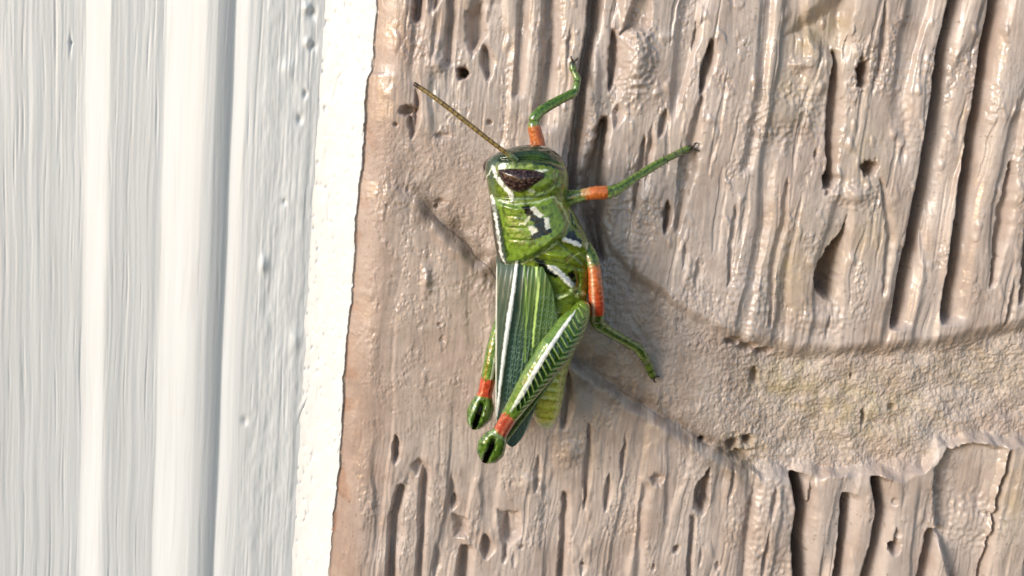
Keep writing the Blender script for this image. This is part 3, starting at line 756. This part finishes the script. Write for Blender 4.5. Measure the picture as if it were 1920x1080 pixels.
# middle leg
def mid_p(pc, t, a):
    leg_paint(pc, t, a)
    b = sstep(0.30, 0.40, t) * (1 - sstep(0.86, 0.89, t))
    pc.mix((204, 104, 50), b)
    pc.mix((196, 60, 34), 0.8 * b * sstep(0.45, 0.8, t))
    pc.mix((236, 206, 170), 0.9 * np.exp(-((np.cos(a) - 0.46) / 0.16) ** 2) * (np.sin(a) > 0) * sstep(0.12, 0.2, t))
hw = wall_h(1228, 704)
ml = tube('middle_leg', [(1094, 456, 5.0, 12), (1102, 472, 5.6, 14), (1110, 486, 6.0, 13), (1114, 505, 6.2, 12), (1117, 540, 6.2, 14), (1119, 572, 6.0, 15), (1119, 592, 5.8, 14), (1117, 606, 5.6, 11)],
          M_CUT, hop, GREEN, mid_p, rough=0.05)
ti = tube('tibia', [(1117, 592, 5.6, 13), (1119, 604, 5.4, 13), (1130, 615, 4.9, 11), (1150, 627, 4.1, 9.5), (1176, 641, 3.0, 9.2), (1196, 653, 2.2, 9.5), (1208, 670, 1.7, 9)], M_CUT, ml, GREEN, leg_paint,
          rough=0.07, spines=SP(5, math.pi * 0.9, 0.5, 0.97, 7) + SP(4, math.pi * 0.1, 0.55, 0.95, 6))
ta = tube('tarsus', [(1206, 666, 1.8, 8.5), (1213, 679, hw + 1.1, 8), (1218, 692, hw + 0.9, 7.5), (1223, 703, hw + 0.6, 7), (1228, 710, hw + 0.5, 6)], M_CUT, ml, (112, 136, 60), tarsus_paint, rough=0.14)
claws(ml, 1226, 707, hw + 0.55, 0.75, 0.55, 2.0, 11)

# antenna
def ant_p(pc, t, a):
    pc.mix((84, 66, 34), 0.75 * (np.abs((t * 21.0) % 1.0 - 0.5) > 0.36))
    pc.mix((128, 158, 110), 1 - sstep(0.05, 0.14, t))
    pc.mix((70, 50, 34), sstep(0.93, 0.96, t))
tube('antenna', [(970, 302, 7.4, 5.5), (958, 293, 8.0, 5.4), (944, 283, 8.1, 4.2), (905, 253, 7.9, 4.6), (870, 225, 7.6, 4.8), (830, 194, 7.2, 4.6), (800, 172, 6.8, 4.2), (775, 156, 6.5, 3.8)],
     M_CUT, hop, (134, 112, 58), ant_p, sides=14, rough=0.10, step=1.2)

# ---------------------------------------------------------------- wings (folded tegmina)
def wing(Lp, Rp, v0, v1, hfun, painter, seed):
    vv = np.concatenate([np.arange(v0, v1 - 14, 1.4), v1 - 14 * (1 - np.sin(np.linspace(0, 1, 14) * np.pi / 2))])
    Lp, Rp = np.array(Lp, float), np.array(Rp, float)
    l, r = sm(np.interp(vv, Lp[:, 0], Lp[:, 1])), sm(np.interp(vv, Rp[:, 0], Rp[:, 1]))
    endk = np.sqrt(np.clip(1 - np.clip((vv - (v1 - 26)) / 26.0, 0, 1) ** 2, 0.0004, 1))
    c_ = l * 0.45 + r * 0.55
    l, r = c_ + (l - c_) * endk, c_ + (r - c_) * endk
    ns = 110
    s_ = np.linspace(0, 1, ns)
    U = l[:, None] + (r - l)[:, None] * s_; V = np.repeat(vv[:, None], ns, 1)
    rim = np.sqrt(np.clip(1 - (2 * s_ - 1) ** 14, 0, 1))[None, :]
    top = hfun(U, V, s_[None, :] + 0 * U)
    pc = Paint(U, V, (48, 70, 50))
    rel = painter(pc, s_[None, :] + 0 * U)
    top = top + rel
    back = top - 0.55 * rim * endk[:, None] - 0.05
    # closed cross-section: front left to right, then back right to left
    UU = np.hstack([U, U[:, ::-1]]); VV = np.hstack([V, V[:, ::-1]]); HH = np.hstack([top, back[:, ::-1]])
    cc = np.concatenate([pc.c, pc.c[:, ::-1]], 1)
    return mesh_from('forewing', P(UU, VV, HH), grid_faces(len(vv), 2 * ns, True), M_WING, hop, cc)
STR = [(971, 484), (966, 520), (958, 580), (950, 630), (943, 680), (937, 730), (932, 775), (931, 800)]
st = np.array(STR, float)
def wing_h(U, V, s):
    us = np.interp(V, st[:, 1], st[:, 0])
    base = 6.4 + 1.5 * (1 - np.exp(-(V - 478) / 22.0)) - 2.4 * np.clip((V - 560) / 290.0, 0, 1.2) ** 1.4
    left = np.clip((us - U) / 40.0, 0, 1)
    right = np.clip((U - us) / 70.0, 0, 1.4)
    h = base - 1.7 * left ** 1.25 + 0.35 * np.sin(right * 1.6) - 0.25 * right ** 2
    return h + 0.02 * fbm(U / 10, V / 40, 250, 2)
def wing_paint(pc, s):
    U, V = pc.U, pc.V
    us = np.interp(V, st[:, 1], st[:, 0])
    pc.mix((66, 84, 70), sstep(4, -2, U - us) * 0.9)
    pc.mix((84, 112, 48), sstep(12, 30, U - us) * (1 - sstep(560, 700, V)) * 0.9)
    pc.mix((78, 106, 52), sstep(38, 58, U - us) * sstep(560, 640, V) * 0.8)
    pc.mix((44, 70, 66), sstep(6, 14, U - us) * (1 - sstep(34, 52, U - us)) * sstep(560, 680, V) * 0.9)
    pc.mix((36, 58, 52), np.exp(-((U - us - 9) / 5) ** 2) * sstep(500, 540, V) * 0.85)
    rel = np.zeros_like(U)
    wob = 1.2 * gnoise(V / 40, U / 40, 251)
    for off, a_, w_, c_ in ((-30, 0.5, 1.4, (120, 140, 110)), (-20, 0.35, 1.0, (110, 130, 105)), (-10, 0.4, 1.0, (120, 140, 120)), (16, 0.6, 1.2, (136, 168, 130)), (24, 0.5, 1.0, (126, 160, 110)),
                            (31, 0.7, 1.3, (150, 184, 120)), (39, 0.5, 1.0, (130, 168, 96)), (46, 0.6, 1.3, (146, 184, 100)), (56, 0.5, 1.1, (140, 172, 90)), (66, 0.5, 1.1, (146, 176, 110)), (74, 0.5, 1.1, (150, 180, 120))):
        x = U - us - off * (1 + 0.0009 * (V - 500) * (1 if off > 0 else 0.2)) - wob
        k_ = np.exp(-(x / w_) ** 2)
        pc.mix(c_, a_ * k_ * (0.6 + 0.5 * gnoise(V / 25, off * 1.3, 252)))
        rel += 0.05 * np.exp(-(x / 1.8) ** 2)
    # network of cells in the apical half
    cell_u = (U - us) / 7.5; row = np.floor(cell_u)
    cv = (V + 0.55 * (U - us)) / 11.0 + 0.5 * (row % 2) + 0.35 * gnoise(U / 14, V / 14, 253)
    fu_ = np.abs(cell_u - row - 0.5); fv_ = np.abs(cv - np.floor(cv) - 0.5)
    net = np.maximum(sstep(0.40, 0.48, fu_), sstep(0.40, 0.47, fv_))
    reg_ = sstep(8, 14, U - us) * sstep(560, 660, V)
    reg2 = sstep(46, 50, U - us) * sstep(540, 560, V) * (1 - sstep(600, 630, V))
    pc.mix((128, 162, 148), 0.62 * net * np.clip(reg_ + 0.8 * reg2, 0, 1))
    rel += 0.03 * net * np.clip(reg_ + reg2, 0, 1)
    pc.line((196, 226, 130), [(1000, 484), (1006, 505), (1009, 535), (1005, 580), (1001, 620), (1000, 650)], 6, 4)
    pc.line((150, 190, 90), [(982, 492), (986, 540), (987, 600), (984, 680)], 3, 2, op=0.8)
    pc.line((244, 247, 244), [(969, 490), (963, 540), (954, 600)], 5.5, 9)
    pc.line((240, 245, 243), [(954, 600), (945, 665), (937, 730), (932, 780)], 9, 4)
    pc.mix((236, 236, 222), sstep(0.032, 0.012, s) * sstep(490, 505, V) * 0.9)
    pc.mix((122, 142, 132), 0.6 * sstep(740, 800, V))
    pc.mix((190, 200, 196), sstep(0.95, 0.985, s) * sstep(760, 800, V) * 0.8)
    rel += 0.16 * np.exp(-((U - us) / 4.5) ** 2)
    return rel
wing([(478, 931), (520, 930), (600, 929), (700, 929), (780, 929), (800, 931), (822, 942), (850, 950)],
     [(478, 1008), (500, 1018), (540, 1036), (600, 1046), (640, 1044), (700, 1030), (760, 1006), (800, 990), (825, 978), (850, 966)], 478, 838, wing_h, wing_paint, 0)

# ---------------------------------------------------------------- hind legs
def blade(name, ax, wl, wr, hc, bt, painter, step=1.3, nth=150, dent=None, exp=2.3):
    """flattened limb: axis points, half widths to each side (px), centre height and half thickness (mm) along the axis"""
    ax = np.array(ax, float)
    L = np.concatenate([[0], np.cumsum(np.hypot(*np.diff(ax, axis=0).T))])
    n = int(L[-1] / step); e = 0.5 - 0.5 * np.cos(np.linspace(0, np.pi, n))
    t = (0.65 * np.linspace(0, 1, n) + 0.35 * e) * L[-1]
    cu, cv = sm(np.interp(t, L, ax[:, 0]), 15), sm(np.interp(t, L, ax[:, 1]), 15)
    T = np.stack([np.gradient(cu), np.gradient(cv)], 1); T /= np.linalg.norm(T, axis=1)[:, None]
    N = np.stack([-T[:, 1], T[:, 0]], 1)                  # to the walker's right of the axis direction
    tt = t / L[-1]
    f = lambda a: sm(np.interp(tt, *np.array(a, float).T), 9)
    a_l, a_r, h_, b_ = f(wl), f(wr), f(hc), f(bt)
    ek = np.sqrt(np.clip(1 - np.clip((tt - 0.965) / 0.035, 0, 1) ** 2, 0.002, 1)) * np.sqrt(np.clip(1 - np.clip((0.03 - tt) / 0.03, 0, 1) ** 2, 0.002, 1))
    th = np.linspace(0, 2 * np.pi, nth, endpoint=False)
    c_, s_ = se(np.cos(th), exp), se(np.sin(th), exp)
    w = np.where(c_[None, :] > 0, a_r[:, None], a_l[:, None]) * c_[None, :] * ek[:, None]
    U = cu[:, None] + N[:, :1] * w; V = cv[:, None] + N[:, 1:] * w
    Hh = h_[:, None] + b_[:, None] * s_[None, :] * ek[:, None]
    fr = np.clip(s_, 0, 1)[None, :] ** 0.5
    if dent is not None: Hh = Hh + dent(U, V) * fr
    pc = Paint(U, V, (110, 142, 56))
    painter(pc, np.repeat(tt[:, None], nth, 1), np.repeat(c_[None, :], n, 0))
    return mesh_from(name, P(U, V, Hh), grid_faces(n, nth, True), M_CUT, hop, pc.c)
SLIT = [(925, 828), (920, 842), (913, 856), (909, 868)]
WST = [(1079, 582), (1062, 606), (1040, 638), (1018, 672), (998, 705), (978, 740), (960, 768)]
LOWE = [(1103, 606), (1094, 633), (1078, 660), (1062, 685), (1028, 724), (990, 764), (966, 790)]
def chev(U, V):
    a = np.array([1078, 582.0]); b = np.array([962, 772.0]); d = (b - a) / np.hypot(*(b - a)); nn = np.array([-d[1], d[0]])
    along = (U - a[0]) * d[0] + (V - a[1]) * d[1]
    ds, _ = seg_dist(U, V, WST); dlw, _ = seg_dist(U, V, LOWE)
    x = ds / (ds + dlw + 1e-6)                           # 0 at the stripe, 1 at the lower edge
    right = ((U - a[0]) * nn[0] + (V - a[1]) * nn[1]) < 0
    return along, x, right, ds, dlw
def fem_dent(U, V):
    al, x, rt_, ds, dlw = chev(U, V)
    d = 0.14 * np.exp(-(ds / 5.5) ** 2) + 0.14 * np.exp(-(dlw / 3.5) ** 2)
    ph_ = (al + np.where(x < 0.62, -24 * (x), -24 * 0.62 + 60 * (x - 0.62))) / 13.0
    inr = rt_ & (al > -15) & (al < 215)
    d = d + np.where(inr, 0.07 * np.cos(2 * np.pi * ph_) * sstep(0.08, 0.2, x) * sstep(1.0, 0.9, x), 0)
    k, _ = seg_dist(U, V, SLIT)
    d = d - 1.1 * np.exp(-(k / 5.0) ** 2)
    k, _ = seg_dist(U, V, [(955, 779), (943, 806)])
    return d + 0.03 * fbm(U / 7, V / 7, 260, 2)
def fem_paint(pc, t, c):
    U, V = pc.U, pc.V
    al, x, rt_, ds, dlw = chev(pc.ju * 0.5 + U * 0.5, pc.jv * 0.5 + V * 0.5)
    pc.mix((74, 116, 40), 0.6 * sstep(0, 0.6, fbm(U / 18, V / 18, 261, 3)))
    pc.mix((136, 174, 88), 0.7 * np.exp(-((c + 0.86) / 0.09) ** 2))
    pc.mix((122, 148, 40), (1 - sstep(0.02, 0.16, t)) * 0.8)
    # herring-bone field
    fld = np.where(rt_ & (al > -6), 1.0, 0.0) * sstep(2, 6, ds) * sstep(-6, 26, al) * (1 - sstep(212, 220, al))
    pc.mix((50, 92, 24), fld * 0.9)
    pc.mix((20, 46, 20), fld * sstep(20, 120, al) * (1 - sstep(0.35, 0.75, x)) * 0.95)
    ph_ = (al + np.where(x < 0.62, -24 * x, -24 * 0.62 + 60 * (x - 0.62))) / 13.0
    ln_ = np.abs(ph_ - np.round(ph_))
    pc.mix((158, 184, 108), fld * (1 - sstep(0.07, 0.16, ln_)) * sstep(0.06, 0.16, x) * (1 - sstep(0.93, 1.0, x)) * 0.9)
    pc.line((196, 206, 150), LOWE, 4, 4.5)
    pc.line((248, 250, 244), WST, 7, 9.5, taper=True)
    pc.line((210, 224, 200), [(998, 705), (978, 740), (958, 770)], 6, 5, op=0.7)
    # red band and knee
    rb = [(938, 768), (958, 776), (972, 790), (962, 803), (948, 817), (930, 804), (928, 796)]
    k = sstep(0.716, 0.730, t + 0.02 * gnoise(U / 5, V / 5, 262)) * (1 - sstep(0.818, 0.835, t + 0.012 * c))
    pc.mix(RED, k * 0.95)
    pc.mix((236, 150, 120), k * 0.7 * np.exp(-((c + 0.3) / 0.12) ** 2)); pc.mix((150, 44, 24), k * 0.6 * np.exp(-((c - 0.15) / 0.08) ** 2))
    kn = sstep(0.822, 0.84, t)
    pc.mix((92, 124, 44), kn * 0.9)
    pc.mix((46, 78, 24), kn * 0.8 * sstep(0.0, 0.5, fbm(U / 6, V / 10, 263, 3)))
    pc.mix((160, 186, 140), kn * 0.8 * np.exp(-((t - 0.835) / 0.012) ** 2))
    pc.line((150, 178, 120), [(933, 822), (920, 836), (906, 850), (900, 864)], 4, 3, op=0.8 )  # pale wet highlight painted into the knee colour
    pc.line((12, 14, 10), SLIT, 9, 11, taper=True)
AX = [(1096, 562), (1086, 590), (1064, 625), (1030, 672), (1000, 715), (975, 752), (955, 782), (941, 805), (925, 832), (905, 868)]
hind = blade('hind_leg', AX,
      wl=[(0, 12), (0.05, 18), (0.15, 27), (0.3, 32), (0.5, 25), (0.65, 18), (0.74, 15), (0.82, 15), (0.87, 24), (0.92, 29), (0.97, 22), (1, 9)],
      wr=[(0, 8), (0.06, 18), (0.15, 29), (0.3, 32), (0.5, 27), (0.65, 20), (0.74, 16), (0.82, 14), (0.86, 24), (0.91, 28), (0.96, 21), (1, 8)][::1],
      hc=[(0, 6.6), (0.12, 7.8), (0.3, 9.0), (0.55, 8.9), (0.75, 8.2), (1, 7.4)], bt=[(0, 0.9), (0.15, 1.35), (0.4, 1.35), (0.7, 1.0), (0.82, 0.95), (0.92, 1.25), (1, 0.8)],
      painter=fem_paint, dent=fem_dent)
tube('tibia', [(922, 846, 6.8, 7), (942, 828, 6.7, 8), (960, 806, 6.8, 7), (985, 775, 7.0, 6), (1030, 715, 7.2, 6), (1066, 660, 7.0, 6)], M_CUT, hind, (88, 120, 60), leg_paint)
SLIT2 = [(903, 760), (899, 774), (893, 790), (889, 804)]
def fem2_dent(U, V):
    k, _ = seg_dist(U, V, SLIT2)
    return -1.0 * np.exp(-(k / 4.5) ** 2) + 0.03 * fbm(U / 7, V / 7, 264, 2)
def fem2_paint(pc, t, c):
    U, V = pc.U, pc.V
    pc.mix((64, 104, 40), 0.8 * sstep(-0.1, 0.5, fbm(U / 8, V / 30, 265, 3)))
    pc.line((226, 236, 200), [(935, 640), (926, 690), (921, 712)], 7, 5)
    pc.line((150, 130, 40), [(922, 640), (912, 690), (908, 710)], 5, 5, op=0.7)
    k = sstep(0.60, 0.625, t + 0.03 * gnoise(U / 4, V / 9, 266)) * (1 - sstep(0.735, 0.75, t))
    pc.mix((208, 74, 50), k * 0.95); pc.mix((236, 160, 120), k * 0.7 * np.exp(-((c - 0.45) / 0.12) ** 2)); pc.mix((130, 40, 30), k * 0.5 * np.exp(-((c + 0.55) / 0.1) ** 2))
    kn = sstep(0.74, 0.765, t)
    pc.mix((90, 124, 44), kn * 0.9); pc.mix((44, 74, 28), kn * 0.8 * sstep(0.0, 0.5, fbm(U / 6, V / 10, 267, 3)))
    pc.line((170, 196, 150), [(897, 746), (890, 765), (880, 785), (882, 800)], 5, 3, op=0.7)  # painted highlight streak on the far knee
    pc.line((12, 14, 10), SLIT2, 8, 11, taper=True)
hind2 = blade('hind_leg', [(946, 560), (936, 610), (926, 655), (917, 700), (909, 738), (902, 765), (886, 806)],
      wl=[(0, 6), (0.2, 12), (0.4, 15), (0.6, 15), (0.72, 14), (0.80, 24), (0.88, 27), (0.95, 18), (1, 8)][::1],
      wr=[(0, 6), (0.2, 12), (0.4, 15), (0.6, 14), (0.72, 13), (0.80, 22), (0.88, 24), (0.95, 17), (1, 8)],
      hc=[(0, 4.0), (0.5, 4.6), (1, 4.6)], bt=[(0, 0.8), (0.5, 1.2), (0.75, 1.0), (0.88, 1.3), (1, 0.8)], painter=fem2_paint, dent=fem2_dent)
